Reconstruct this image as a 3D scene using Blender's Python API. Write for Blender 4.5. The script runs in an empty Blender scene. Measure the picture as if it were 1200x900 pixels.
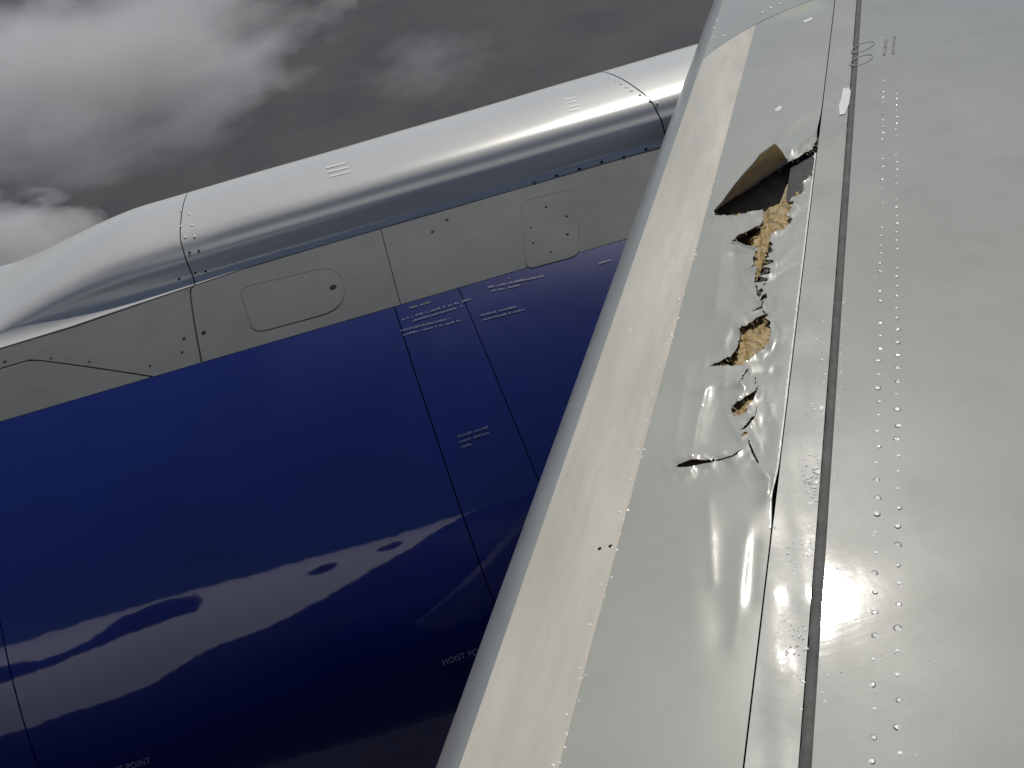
import bpy, bmesh, math, random
import numpy as np
from mathutils import Vector, Matrix
from mathutils.geometry import delaunay_2d_cdt

random.seed(7)
rng = np.random.default_rng(7)
scene = bpy.context.scene
COL = scene.collection

# ------------------------------------------------------------------ camera
# world: X = outboard along the right wing, Y = towards the nose, Z = up; wing skin is near z = 0
FOC = 1039.0                      # focal length in pixels of the 1200 px wide photograph
CAM = np.array([0.0, 0.0, 1.5])
MC = np.array([[-0.1793013, -0.61474733, 0.76807341],     # columns: camera right, down, forward
               [-0.96, 0.28, 0.0],
               [-0.21506055, -0.73735047, -0.6403618]])
cam_data = bpy.data.cameras.new('camera')
cam = bpy.data.objects.new('camera', cam_data)
COL.objects.link(cam)
scene.camera = cam
cam_data.sensor_width = 36.0
cam_data.lens = FOC / 1200.0 * 36.0
cam_data.clip_start = 0.02
cam_data.clip_end = 200000.0
cam.matrix_world = Matrix(((MC[0][0], -MC[0][1], -MC[0][2], CAM[0]),
                           (MC[1][0], -MC[1][1], -MC[1][2], CAM[1]),
                           (MC[2][0], -MC[2][1], -MC[2][2], CAM[2]),
                           (0, 0, 0, 1)))

# ------------------------------------------------------------------ light
SUN = Vector((0.5073, -0.2523, 0.8240)).normalized()      # towards the sun
world = bpy.data.worlds.new('World')
scene.world = world
world.use_nodes = True
wn = world.node_tree
wn.nodes.clear()
w_out = wn.nodes.new('ShaderNodeOutputWorld')
w_bg = wn.nodes.new('ShaderNodeBackground')
w_sky = wn.nodes.new('ShaderNodeTexSky')
w_sky.sky_type = 'NISHITA'
w_sky.sun_disc = False
w_sky.sun_elevation = math.asin(SUN.z)
w_sky.sun_rotation = math.atan2(SUN.x, SUN.y)
w_sky.altitude = 2500
w_sky.air_density = 1.0
w_sky.dust_density = 1.5
w_bg.inputs['Strength'].default_value = 0.055
wn.links.new(w_sky.outputs[0], w_bg.inputs['Color'])
wn.links.new(w_bg.outputs[0], w_out.inputs['Surface'])
sun_data = bpy.data.lights.new('sun', 'SUN')
sun_data.energy = 3.1
sun_data.angle = math.radians(0.53)
sun_data.color = (1.0, 0.95, 0.86)
sun = bpy.data.objects.new('sun', sun_data)
COL.objects.link(sun)
sun.rotation_euler = SUN.to_track_quat('Z', 'Y').to_euler()
sun.location = (20, -10, 40)

scene.view_settings.view_transform = 'Standard'
scene.view_settings.look = 'None'
scene.view_settings.exposure = 0.0
scene.view_settings.gamma = 1.0
scene.cycles.volume_bounces = 2
scene.cycles.volume_step_rate = 2.0
scene.cycles.max_bounces = 8
scene.cycles.use_denoising = True

# ------------------------------------------------------------------ geometry helpers
def ray(x, y):
    d = MC @ np.array([x - 600.0, y - 450.0, FOC])
    return d / np.linalg.norm(d)

def on_plane(x, y, z=0.0):
    d = ray(x, y)
    return CAM + d * ((z - CAM[2]) / d[2])

O0 = on_plane(968, 540)                      # origin of the wing coordinates, on the seal line
ES = np.array([0.88293193, -0.46950102, 0])  # along the span (s)
EN = np.array([-0.46950102, -0.88293193, 0]) # aft across the span (c)
EZ = np.array([0, 0, 1.0])

def catmull(pts, n=8):
    pts = [np.array(p, float) for p in pts]
    out = []
    P = [2 * pts[0] - pts[1]] + pts + [2 * pts[-1] - pts[-2]]
    for i in range(1, len(P) - 2):
        for k in range(n):
            t = k / n
            a, b, c, d = P[i - 1], P[i], P[i + 1], P[i + 2]
            out.append(0.5 * ((2 * b) + (c - a) * t + (2 * a - 5 * b + 4 * c - d) * t * t + (3 * b - a - 3 * c + d) * t ** 3))
    out.append(pts[-1])
    return np.array(out)

# slat section (c, z), from the trailing edge over the nose to the underside
SECTION = catmull([(0.0, 0.0), (-0.10, 0.0), (-0.20, -0.004), (-0.30, -0.014), (-0.40, -0.033), (-0.50, -0.062),
                   (-0.60, -0.103), (-0.67, -0.150), (-0.715, -0.205), (-0.733, -0.265), (-0.722, -0.325),
                   (-0.68, -0.372), (-0.60, -0.40), (-0.48, -0.41)], 8)
_k = int(np.argmin(SECTION[:, 0]))
_uc, _uz = SECTION[:_k + 1, 0][::-1], SECTION[:_k + 1, 1][::-1]

def prof(c):
    return np.interp(c, _uc, _uz)

def wing_pt(s, c, z):
    return O0 + ES * s + EN * c + EZ * z

def pix_sc(x, y, off=0.0):
    z = off
    for _ in range(12):
        p = on_plane(x, y, z) - O0
        c = p @ EN
        z = float(prof(c)) + off
    return float(p @ ES), float(c)

def link(o, parent=None):
    COL.objects.link(o)
    if parent is not None:
        o.parent = parent
    return o

def empty(name, parent=None):
    o = bpy.data.objects.new(name, None)
    o.empty_display_size = 0.2
    return link(o, parent)

def mesh_obj(name, verts, faces, mats, parent=None, smooth=True, mat_idx=None, flat_from=None):
    me = bpy.data.meshes.new(name)
    me.from_pydata([tuple(map(float, v)) for v in verts], [], [tuple(int(i) for i in f) for f in faces])
    if not isinstance(mats, (list, tuple)):
        mats = [mats]
    for m in mats:
        me.materials.append(m)
    if mat_idx is not None:
        me.polygons.foreach_set('material_index', np.array(mat_idx, dtype=np.int32))
    sm = np.ones(len(me.polygons), dtype=bool) if smooth else np.zeros(len(me.polygons), dtype=bool)
    if flat_from is not None:
        sm[flat_from:] = False
    me.polygons.foreach_set('use_smooth', sm)
    me.update()
    return link(bpy.data.objects.new(name, me), parent)

def vnormals(V, F):
    V = np.asarray(V, float)
    N = np.zeros_like(V)
    for k in set(len(f) for f in F):
        A = np.array([f for f in F if len(f) == k])
        n = np.cross(V[A[:, 1]] - V[A[:, 0]], V[A[:, 2]] - V[A[:, 0]])
        for i in range(k):
            np.add.at(N, A[:, i], n)
    L = np.linalg.norm(N, axis=1)
    L[L == 0] = 1
    return N / L[:, None]

def thick(name, V, F, t, mats, parent=None):
    """A skin: outer face V/F (counter-clockwise from outside), inner face t below, separate rim faces."""
    V = np.asarray(V, float)
    N = vnormals(V, F)
    n = len(V)
    W = V - N * t
    faces = [tuple(f) for f in F] + [tuple(n + i for i in reversed(f)) for f in F]
    midx = [0] * len(F) + [1] * len(F)
    cnt = {}
    for f in F:
        for i in range(len(f)):
            a, b = f[i], f[(i + 1) % len(f)]
            cnt[(a, b)] = 1
    verts = [V, W]
    base = 2 * n
    rim = []
    ext = []
    for (a, b) in cnt:
        if (b, a) not in cnt:
            ext += [V[b], V[a], W[a], W[b]]
            rim.append((base, base + 1, base + 2, base + 3))
            base += 4
    if ext:
        verts.append(np.array(ext))
    nf = len(faces)
    faces += rim
    midx += [2] * len(rim)
    mats = list(mats) if isinstance(mats, (list, tuple)) else [mats]
    while len(mats) < 3:
        mats.append(mats[-1])
    return mesh_obj(name, np.concatenate(verts), faces, mats, parent, True, midx, flat_from=nf)

def grid_faces(nu, nv, flip=False):
    F = []
    for i in range(nu - 1):
        for j in range(nv - 1):
            a, b, c, d = i * nv + j, (i + 1) * nv + j, (i + 1) * nv + j + 1, i * nv + j + 1
            F.append((a, d, c, b) if flip else (a, b, c, d))
    return F

def oriented(V, F, ref):
    """flip the faces so that the first normals point along ref (callable or vector)"""
    V = np.asarray(V, float)
    tot = 0.0
    for f in F[:: max(1, len(F) // 50)]:
        n = np.cross(V[f[1]] - V[f[0]], V[f[2]] - V[f[0]])
        r = ref(V[f[0]]) if callable(ref) else np.array(ref, float)
        tot += float(n @ r)
    return F if tot > 0 else [tuple(reversed(f)) for f in F]

# ------------------------------------------------------------------ materials
def nodes_of(name):
    m = bpy.data.materials.new(name)
    m.use_nodes = True
    nt = m.node_tree
    bsdf = nt.nodes['Principled BSDF']
    return m, nt, bsdf

def nn(nt, kind, **kw):
    n = nt.nodes.new(kind)
    for k, v in kw.items():
        if k in n.inputs:
            n.inputs[k].default_value = v
        else:
            setattr(n, k, v)
    return n

def ramp(nt, src, stops):
    r = nt.nodes.new('ShaderNodeValToRGB')
    el = r.color_ramp.elements
    el[0].position, el[0].color = stops[0][0], stops[0][1]
    el[1].position, el[1].color = stops[-1][0], stops[-1][1]
    for p, c in stops[1:-1]:
        e = el.new(p)
        e.color = c
    nt.links.new(src, r.inputs[0])
    return r

def rgba(c, k=1.0):
    return (c[0] * k, c[1] * k, c[2] * k, 1.0)

def paint(name, col, rough=0.3, metallic=0.0, coat=0.0, var=0.10, scale=3.0, grime=0.0, bump=0.0, bscale=12.0,
          rvar=0.08, stretch=(1, 1, 1), rot=0.0, spec=0.5, coat_ior=1.5, fine=0.0, coat_rough=0.04, scratch=0.0):
    m, nt, b = nodes_of(name)
    tc = nn(nt, 'ShaderNodeTexCoord')
    mp = nn(nt, 'ShaderNodeMapping')
    mp.vector_type = 'TEXTURE'
    mp.inputs['Scale'].default_value = tuple(1.0 / q for q in stretch)
    mp.inputs['Rotation'].default_value = (0, 0, rot)
    nt.links.new(tc.outputs['Object'], mp.inputs['Vector'])
    n1 = nn(nt, 'ShaderNodeTexNoise', Scale=scale, Detail=7.0, Roughness=0.6)
    nt.links.new(mp.outputs[0], n1.inputs['Vector'])
    r1 = ramp(nt, n1.outputs['Fac'], [(0.3, rgba(col, 1 - var)), (0.7, rgba(col, 1 + var))])
    colout = r1.outputs[0]
    if grime > 0:
        n2 = nn(nt, 'ShaderNodeTexNoise', Scale=scale * 6, Detail=8.0, Roughness=0.7)
        nt.links.new(mp.outputs[0], n2.inputs['Vector'])
        r2 = ramp(nt, n2.outputs['Fac'], [(0.50, (0, 0, 0, 1)), (0.74, (grime, grime, grime, 1))])
        mx = nn(nt, 'ShaderNodeMix', data_type='RGBA', blend_type='MIX')
        nt.links.new(r2.outputs[0], mx.inputs['Factor'])
        nt.links.new(colout, mx.inputs['A'])
        mx.inputs['B'].default_value = (col[0] * 0.55, col[1] * 0.52, col[2] * 0.47, 1)
        colout = mx.outputs['Result']
    nt.links.new(colout, b.inputs['Base Color'])
    n3 = nn(nt, 'ShaderNodeTexNoise', Scale=scale * 2.3, Detail=6.0, Roughness=0.65)
    nt.links.new(mp.outputs[0], n3.inputs['Vector'])
    mr = nn(nt, 'ShaderNodeMapRange')
    mr.inputs['From Min'].default_value = 0.3
    mr.inputs['From Max'].default_value = 0.7
    mr.inputs['To Min'].default_value = max(0.02, rough - rvar)
    mr.inputs['To Max'].default_value = rough + rvar
    nt.links.new(n3.outputs['Fac'], mr.inputs['Value'])
    nt.links.new(mr.outputs[0], b.inputs['Roughness'])
    b.inputs['Metallic'].default_value = metallic
    b.inputs['Specular IOR Level'].default_value = spec
    b.inputs['Coat Weight'].default_value = coat
    b.inputs['Coat Roughness'].default_value = coat_rough
    b.inputs['Coat IOR'].default_value = coat_ior
    last = None
    if bump > 0:
        n4 = nn(nt, 'ShaderNodeTexNoise', Scale=bscale, Detail=4.0, Roughness=0.5)
        nt.links.new(mp.outputs[0], n4.inputs['Vector'])
        bp = nn(nt, 'ShaderNodeBump', Strength=1.0, Distance=bump)
        nt.links.new(n4.outputs['Fac'], bp.inputs['Height'])
        last = bp
    if fine > 0:
        n5 = nn(nt, 'ShaderNodeTexNoise', Scale=260.0, Detail=3.0, Roughness=0.6)
        nt.links.new(tc.outputs['Object'], n5.inputs['Vector'])
        bp2 = nn(nt, 'ShaderNodeBump', Strength=1.0, Distance=fine)
        nt.links.new(n5.outputs['Fac'], bp2.inputs['Height'])
        if last is not None:
            nt.links.new(last.outputs[0], bp2.inputs['Normal'])
        last = bp2
    if scratch > 0:            # fine swirls and wiping marks, longer across the span
        ms = nn(nt, 'ShaderNodeMapping')
        ms.inputs['Rotation'].default_value = (0, 0, 0.489)
        ms.inputs['Scale'].default_value = (55.0, 3.5, 1.0)
        nt.links.new(tc.outputs['Object'], ms.inputs['Vector'])
        n6 = nn(nt, 'ShaderNodeTexNoise', Scale=1.0, Detail=5.0, Roughness=0.7, Distortion=0.8)
        nt.links.new(ms.outputs[0], n6.inputs['Vector'])
        bp3 = nn(nt, 'ShaderNodeBump', Strength=1.0, Distance=scratch)
        nt.links.new(n6.outputs['Fac'], bp3.inputs['Height'])
        if last is not None:
            nt.links.new(last.outputs[0], bp3.inputs['Normal'])
        last = bp3
    if last is not None:
        nt.links.new(last.outputs[0], b.inputs['Normal'])
        if coat > 0:
            nt.links.new(last.outputs[0], b.inputs['Coat Normal'])
    return m

WROT = math.atan2(ES[1], ES[0])
M_wing = paint('wing_grey_paint', (0.345, 0.352, 0.325), rough=0.34, var=0.09, scale=1.1, grime=0.18, bump=0.0005, bscale=6.0, rvar=0.06, spec=0.12, coat=0.85, coat_rough=0.052, scratch=0.00006)
M_slat = paint('slat_grey_paint', (0.378, 0.386, 0.352), rough=0.32, var=0.07, scale=1.8, grime=0.12, bump=0.0004, bscale=6.0, rvar=0.04, spec=0.18, coat=0.5, coat_rough=0.085)
M_panel = paint('fixed_panel_grey_paint', (0.36, 0.37, 0.345), rough=0.34, var=0.08, scale=4.0, grime=0.22, bump=0.0008, bscale=9.0, rvar=0.05, spec=0.18, coat=0.2, coat_rough=0.07)
M_nose = paint('worn_cream_metal', (0.69, 0.645, 0.545), rough=0.36, metallic=0.28, var=0.11, scale=3.0, grime=0.14, bump=0.0010, bscale=4.0, rvar=0.09, stretch=(0.5, 2.6, 1.5), rot=-0.489)
M_nose2 = paint('silver_nose_metal', (0.47, 0.48, 0.47), rough=0.34, metallic=0.6, var=0.08, scale=4.0, grime=0.10, bump=0.0006, bscale=8.0, rvar=0.06)
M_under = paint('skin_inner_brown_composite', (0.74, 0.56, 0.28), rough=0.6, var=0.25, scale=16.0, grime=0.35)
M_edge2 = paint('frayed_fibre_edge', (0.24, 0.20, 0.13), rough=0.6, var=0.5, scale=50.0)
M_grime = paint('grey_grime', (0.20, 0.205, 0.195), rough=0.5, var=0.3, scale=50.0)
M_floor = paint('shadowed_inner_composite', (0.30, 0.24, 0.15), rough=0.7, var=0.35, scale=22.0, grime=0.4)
M_edge = paint('bare_torn_edge', (0.42, 0.40, 0.35), rough=0.4, metallic=0.3, var=0.4, scale=60.0)
M_dark = paint('dark_cavity', (0.02, 0.02, 0.021), rough=0.7, var=0.3, scale=10.0)
M_shade = paint('painted_cavity_shade', (0.026, 0.029, 0.033), rough=0.6, var=0.2, scale=12.0, spec=0.25)  # near-black colour stands in for shade inside the tears
M_seal = paint('grey_rubber_seal', (0.115, 0.12, 0.115), rough=0.75, var=0.25, scale=22.0, grime=0.4, spec=0.2)
M_silver = paint('silver_pylon_paint', (0.62, 0.62, 0.595), rough=0.28, metallic=0.25, var=0.03, scale=1.2, rvar=0.01)
M_cowl = paint('dark_grey_cowl_paint', (0.112, 0.119, 0.123), rough=0.6, var=0.10, scale=1.6, grime=0.25, rvar=0.06, spec=0.1)
M_blue = paint('navy_gloss_paint', (0.0018, 0.0085, 0.098), rough=0.40, coat=1.0, var=0.14, scale=1.2, rvar=0.06, bump=0.0022, bscale=2.0, spec=0.15, coat_ior=1.8)
M_gap = paint('dark_panel_gap', (0.012, 0.012, 0.013), rough=0.8, var=0.2, scale=10.0)
M_rivet = paint('bare_fastener_metal', (0.55, 0.55, 0.53), rough=0.22, metallic=0.6, var=0.2, scale=40.0)
M_bolt = paint('dark_fastener', (0.025, 0.025, 0.025), rough=0.8, var=0.2, scale=40.0, spec=0.1)
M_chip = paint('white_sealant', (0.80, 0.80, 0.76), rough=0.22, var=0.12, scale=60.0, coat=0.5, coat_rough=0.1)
M_mark = paint('grey_stencil_ink', (0.20, 0.21, 0.20), rough=0.5, var=0.2, scale=60.0)
M_hline = paint('hatch_seal_grey', (0.055, 0.057, 0.057), rough=0.7, var=0.3, scale=8.0)
M_wtext = paint('white_stencil_ink', (0.26, 0.28, 0.36), rough=0.5, var=0.25, scale=60.0)
M_ptext = paint('faint_stencil_ink', (0.085, 0.10, 0.17), rough=0.5, var=0.3, scale=60.0)
M_ytext = paint('green_stencil_ink', (0.10, 0.14, 0.08), rough=0.5, var=0.2, scale=60.0)
M_white = paint('white_fuselage_paint', (0.78, 0.78, 0.78), rough=0.3, coat=0.3, var=0.03, scale=1.0)
M_belly = paint('navy_belly_paint', (0.004, 0.009, 0.09), rough=0.3, coat=0.5, var=0.05, scale=1.0)
M_glass = paint('dark_window_glass', (0.01, 0.01, 0.012), rough=0.08, var=0.1, scale=4.0)

# honeycomb core: amber fibre, cell walls in relief
def core_material():
    m, nt, b = nodes_of('amber_honeycomb_core')
    tc = nn(nt, 'ShaderNodeTexCoord')
    vo = nn(nt, 'ShaderNodeTexVoronoi', Scale=110.0, feature='F1')
    nt.links.new(tc.outputs['Object'], vo.inputs['Vector'])
    no = nn(nt, 'ShaderNodeTexNoise', Scale=28.0, Detail=6.0, Roughness=0.7)
    nt.links.new(tc.outputs['Object'], no.inputs['Vector'])
    r = ramp(nt, no.outputs['Fac'], [(0.30, (0.115, 0.075, 0.025, 1)), (0.52, (0.31, 0.215, 0.072, 1)), (0.70, (0.44, 0.335, 0.155, 1))])
    nt.links.new(r.outputs[0], b.inputs['Base Color'])
    b.inputs['Roughness'].default_value = 0.55
    bp = nn(nt, 'ShaderNodeBump', Strength=0.6, Distance=0.003)
    nt.links.new(vo.outputs['Distance'], bp.inputs['Height'])
    nt.links.new(bp.outputs[0], b.inputs['Normal'])
    return m
M_core = core_material()

# ------------------------------------------------------------------ ground and clouds
def ground_material():
    m, nt, b = nodes_of('far_ground')
    tc = nn(nt, 'ShaderNodeTexCoord')
    n1 = nn(nt, 'ShaderNodeTexNoise', Scale=0.0012, Detail=9.0, Roughness=0.6)
    nt.links.new(tc.outputs['Object'], n1.inputs['Vector'])
    r = ramp(nt, n1.outputs['Fac'], [(0.35, (0.052, 0.054, 0.064, 1)), (0.65, (0.078, 0.074, 0.078, 1))])
    nt.links.new(r.outputs[0], b.inputs['Base Color'])
    b.inputs['Roughness'].default_value = 0.8
    b.inputs['Specular IOR Level'].default_value = 0.2
    return m

GZ = -1800.0
bm = bmesh.new()
bmesh.ops.create_circle(bm, cap_ends=True, segments=96, radius=90000.0)
me = bpy.data.meshes.new('ground')
bm.to_mesh(me)
bm.free()
me.materials.append(ground_material())
ground = link(bpy.data.objects.new('ground', me))
ground.location = (0, 0, GZ)
ground['kind'] = 'structure'

def cloud_material(name, dens, nscale, thr, seed):
    m = bpy.data.materials.new(name)
    m.use_nodes = True
    nt = m.node_tree
    nt.nodes.clear()
    out = nt.nodes.new('ShaderNodeOutputMaterial')
    pv = nt.nodes.new('ShaderNodeVolumePrincipled')
    pv.inputs['Color'].default_value = (0.93, 0.93, 0.93, 1)
    pv.inputs['Anisotropy'].default_value = 0.2
    tc = nn(nt, 'ShaderNodeTexCoord')
    no = nn(nt, 'ShaderNodeTexNoise', noise_dimensions='4D', Scale=nscale, Detail=5.0, Roughness=0.58, Distortion=0.25)
    no.inputs['W'].default_value = seed
    nt.links.new(tc.outputs['Object'], no.inputs['Vector'])
    ln = nn(nt, 'ShaderNodeVectorMath', operation='LENGTH')
    nt.links.new(tc.outputs['Object'], ln.inputs[0])
    # density = max(0, noise - thr - falloff(r)) * dens
    f = nn(nt, 'ShaderNodeMapRange')
    f.inputs['From Min'].default_value = 0.15
    f.inputs['From Max'].default_value = 0.98
    f.inputs['To Min'].default_value = 0.0
    f.inputs['To Max'].default_value = 0.42
    nt.links.new(ln.outputs['Value'], f.inputs['Value'])
    s1 = nn(nt, 'ShaderNodeMath', operation='SUBTRACT')
    nt.links.new(no.outputs['Fac'], s1.inputs[0])
    nt.links.new(f.outputs[0], s1.inputs[1])
    s2 = nn(nt, 'ShaderNodeMath', operation='SUBTRACT')
    nt.links.new(s1.outputs[0], s2.inputs[0])
    s2.inputs[1].default_value = thr
    mx = nn(nt, 'ShaderNodeMath', operation='MAXIMUM')
    nt.links.new(s2.outputs[0], mx.inputs[0])
    mx.inputs[1].default_value = 0.0
    mu = nn(nt, 'ShaderNodeMath', operation='MULTIPLY')
    nt.links.new(mx.outputs[0], mu.inputs[0])
    mu.inputs[1].default_value = dens
    nt.links.new(mu.outputs[0], pv.inputs['Density'])
    nt.links.new(pv.outputs[0], out.inputs['Volume'])
    return m

def cloud(px, py, dist, size, label, dens, nscale, thr, seed, rz=0.0):
    bm = bmesh.new()
    bmesh.ops.create_icosphere(bm, subdivisions=3, radius=1.0)
    me = bpy.data.meshes.new('cloud')
    bm.to_mesh(me)
    bm.free()
    me.materials.append(cloud_material('cloud_vapour', dens, nscale, thr, seed))
    o = link(bpy.data.objects.new('cloud', me))
    o.location = CAM + ray(px, py) * dist
    o.scale = size
    o.rotation_euler = (0, 0, rz)
    o['label'] = label
    o['category'] = 'cloud'
    o['group'] = 'clouds below the aircraft'
    return o

cloud(95, 85, 1500, (300, 420, 185), 'large billowing grey white cloud in the upper left', 0.050, 2.6, 0.20, 1.3)
cloud(-50, 325, 1100, (120, 170, 75), 'small bright white cloud at the left edge above the pylon nose', 0.15, 2.6, 0.12, 4.1)
cloud(500, 75, 1700, (120, 170, 80), 'thin wispy cloud scrap left of the wing tip side', 0.010, 2.6, 0.22, 8.2)

# ------------------------------------------------------------------ the airplane
plane = empty('airplane')
plane['label'] = 'airliner seen from its cabin: grey wing with torn slat, navy engine'
plane['category'] = 'airplane'

# ---- wing box
wing = empty('wing', plane)
wing['label'] = 'smooth grey upper wing skin with two rows of fasteners'
S0, S1 = -3.0, 9.0
wc = np.concatenate([np.linspace(0.0115, 0.5, 40), np.linspace(0.55, 3.2, 28)])
def wing_z(c):
    return -0.010 * np.clip((c - 0.3), 0, None) ** 2
ws = np.concatenate([np.linspace(S0, -1, 6)[:-1], np.linspace(-1, 3.2, 80), np.linspace(3.3, S1, 16)])
def wav(s, c):
    return 0.0007 * np.sin(5.1 * s + 2.0 * c) * np.sin(9 * c + 1.3) + 0.0006 * np.sin(13 * s - 7 * c)
V = [wing_pt(s, c, wing_z(c) + wav(s, c) * min(1, (c - 0.0115) * 20)) for s in ws for c in wc]
F = oriented(V, grid_faces(len(ws), len(wc)), (0, 0, 1))
thick('upper_skin', V, F, 0.012, [M_wing, M_dark, M_wing], wing)
lowV = [wing_pt(s, c, z) for s in (S0, S1) for c, z in ((3.2, -0.11), (2.6, -0.30), (1.4, -0.46), (0.4, -0.46), (0.02, -0.40))]
F = oriented(lowV, grid_faces(2, 5), (0, 0, -1))
mesh_obj('lower_skin', lowV, F, M_wing, wing, smooth=False)
def prism(name, c0, c1, z0, z1, s0, s1, mat, parent, skew=0.0):
    V = [wing_pt(s + skew * (c - c0), c, z) for s in (s0, s1) for c, z in ((c0, z0), (c1, z0), (c1, z1), (c0, z1))]
    F = [(0, 1, 2, 3), (7, 6, 5, 4), (0, 4, 5, 1), (1, 5, 6, 2), (2, 6, 7, 3), (3, 7, 4, 0)]
    return mesh_obj(name, V, F, mat, parent, smooth=False)
prism('front_spar', -0.16, 0.03, -0.42, -0.055, S0, S1, M_dark, wing)

# seal strip between the fixed panel and the wing box, slightly sunk and uneven
sl = np.linspace(-1.3, 4.5, 300)
V = []
for i, s in enumerate(sl):
    w = 0.0005 * math.sin(9 * s) + 0.0006 * rng.normal()
    for c, z in ((-0.0080 + w, -0.0030), (-0.0078 + w, -0.0024), (0.0110, -0.0024), (0.0113, -0.0030)):
        V.append(wing_pt(s, c, z))
F = oriented(V, grid_faces(len(sl), 4), (0, 0, 1))
seal = thick('rubber_seal', V, F, 0.01, M_seal, wing)

# fixed leading-edge panel between slat and seal
lep = empty('leading_edge_panel', plane)
lep['label'] = 'narrow grey panel between the slat edge and the dark seal'
cs = np.linspace(-0.0935, -0.0095, 12)
ss = np.concatenate([np.linspace(S0, -1, 6)[:-1], np.linspace(-1, 3.2, 160), np.linspace(3.3, S1, 16)])
V = []
for s in ss:
    for c in cs:
        z = -0.001 + 0.0008 * math.sin(14 * s + 30 * c) * math.sin(60 * (c + 0.05)) + 0.0006 * math.sin(31 * s)
        V.append(wing_pt(s, c, z))
F = oriented(V, grid_faces(len(ss), len(cs)), (0, 0, 1))
thick('panel_skin', V, F, 0.008, [M_panel, M_dark, M_panel], lep)

# ---- torn slat
slat = empty('slat', plane)
slat['label'] = 'torn slat with cream nose and grey upper skin ripped open'
def joint_s(c):
    return 2.684 + 0.53 * (c + 0.195)
CE = -0.412        # cream / grey border
SB = -2.2

def px_poly(pts):
    return [pix_sc(*p) for p in pts]          # a third number is the height of that edge above the skin

HOLES_PX = [
    # main tear, flap opening and the toothed rip below it
    [(837, 246.4), (844, 238.5), (868, 227), (900, 206), (923, 189, 0.006), (935.6, 181.6, 0.012), (941.8, 176.6, 0.014), (952.4, 171.8, 0.013), (957.3, 163, 0.006), (959.0, 160),
     (956.8, 178), (953.2, 205), (944.4, 211), (941, 212.7), (942.7, 220.7), (939, 227), (928.4, 232), (925, 236.7), (931, 236.7), (926.7, 242),
     (926.7, 246.4), (922, 251.8), (928.6, 254.4), (925, 262.4), (917.8, 268.7), (904, 274.9), (902, 282), (906, 286), (904, 288.7), (906, 294),
     (900, 296.7), (902, 301.3), (896, 304.7), (906.7, 306), (906, 309.3), (893.3, 313.3), (902.7, 315.3), (902.7, 321.3), (888.7, 324),
     (900.7, 326), (899.3, 328.7), (886.7, 330.7), (884.7, 332.7), (883.3, 330), (886, 319.3), (885.3, 313.3), (879.3, 314.4), (884, 309.3),
     (882, 303.3), (888, 292.7), (885.3, 291.3), (873.3, 289.3), (864.7, 286), (857.3, 283), (866.7, 276), (880, 268.7), (890, 264.7),
     (894.7, 257.3), (894.7, 250), (893.8, 245.6), (878.7, 249), (859, 252.7), (837.8, 252.7)],
    [(896, 331.3), (898.4, 332), (893.3, 336.4)],
    [(892, 337.3), (894.9, 340), (890, 348.7), (886.4, 343.3)],
    [(898.2, 343.3), (898.9, 349.3), (891, 355), (893, 346)],
    [(894.4, 359.8), (889.3, 363.7), (881.6, 366), (886.7, 361.6)],
    # lower opening
    [(867.3, 384.7), (882, 377.3), (894, 369.3), (900.7, 367.7), (896.7, 373.3), (902.7, 376.7), (902, 382), (903.3, 388.7), (902, 399.3),
     (898.7, 404), (895.3, 409.3), (879.3, 420), (868.7, 428.7), (856.7, 429.6), (830, 429), (844.7, 424), (856, 418.7), (863.3, 409.3), (866.7, 396)],
    [(856.7, 478.3), (861.7, 473.3), (880, 462.5), (884, 460), (889, 451.5), (886.9, 460), (883.3, 468.3), (875.8, 476.7), (875, 482.5), (870, 485.8), (861.7, 485.8), (857.5, 483.3)],
    [(875.8, 432.2), (877.2, 433.2), (871, 442.7), (869.4, 442)],
    [(885.4, 486.4), (880, 495), (872.5, 502.9), (864.6, 504.6), (870.8, 501.2), (880.4, 489.6)],
    [(868.3, 510.8), (872.5, 506.5), (876.5, 506.5), (875, 510.8), (870, 512.4)],
    [(876.4, 513.1), (880.8, 523.3), (887.2, 537.5), (889.6, 545.4), (884.4, 536.7), (877.7, 523)],
    [(791.3, 548), (800, 543), (810, 540.4), (826.7, 539.6), (846.7, 536.6), (858.3, 533.9), (870, 526.5), (860, 535.1), (846, 538.3), (826.7, 542.6), (805, 547.6)],
    [(884.4, 441.4), (886.2, 441.4), (885.6, 451.2), (884.2, 451.2)],
    [(893.5, 354), (895.4, 353.4), (893.4, 359.4), (891.8, 359.6)],
    [(884.8, 334.4), (886.8, 334.0), (888.4, 341), (886.6, 341.6)],
    [(893, 364.8), (894.8, 364.2), (897.6, 367.6), (895.4, 368.6)],
    [(870, 443.6), (872, 443.4), (867.6, 452), (866.2, 451.6)],
    [(886.2, 476.5), (887.4, 476.7), (886.4, 485.6), (885.0, 485.4)],
]
HOLES = [px_poly(h) for h in HOLES_PX]

def gap_te(s):
    """the slat's trailing edge: pulled away from the panel where it was bent"""
    d = 0.0
    d += 0.006 * math.exp(-((s + 0.115) / 0.055) ** 2)
    d += 0.005 * math.exp(-((s - 1.50) / 0.10) ** 2)
    return -0.0965 - d

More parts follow.
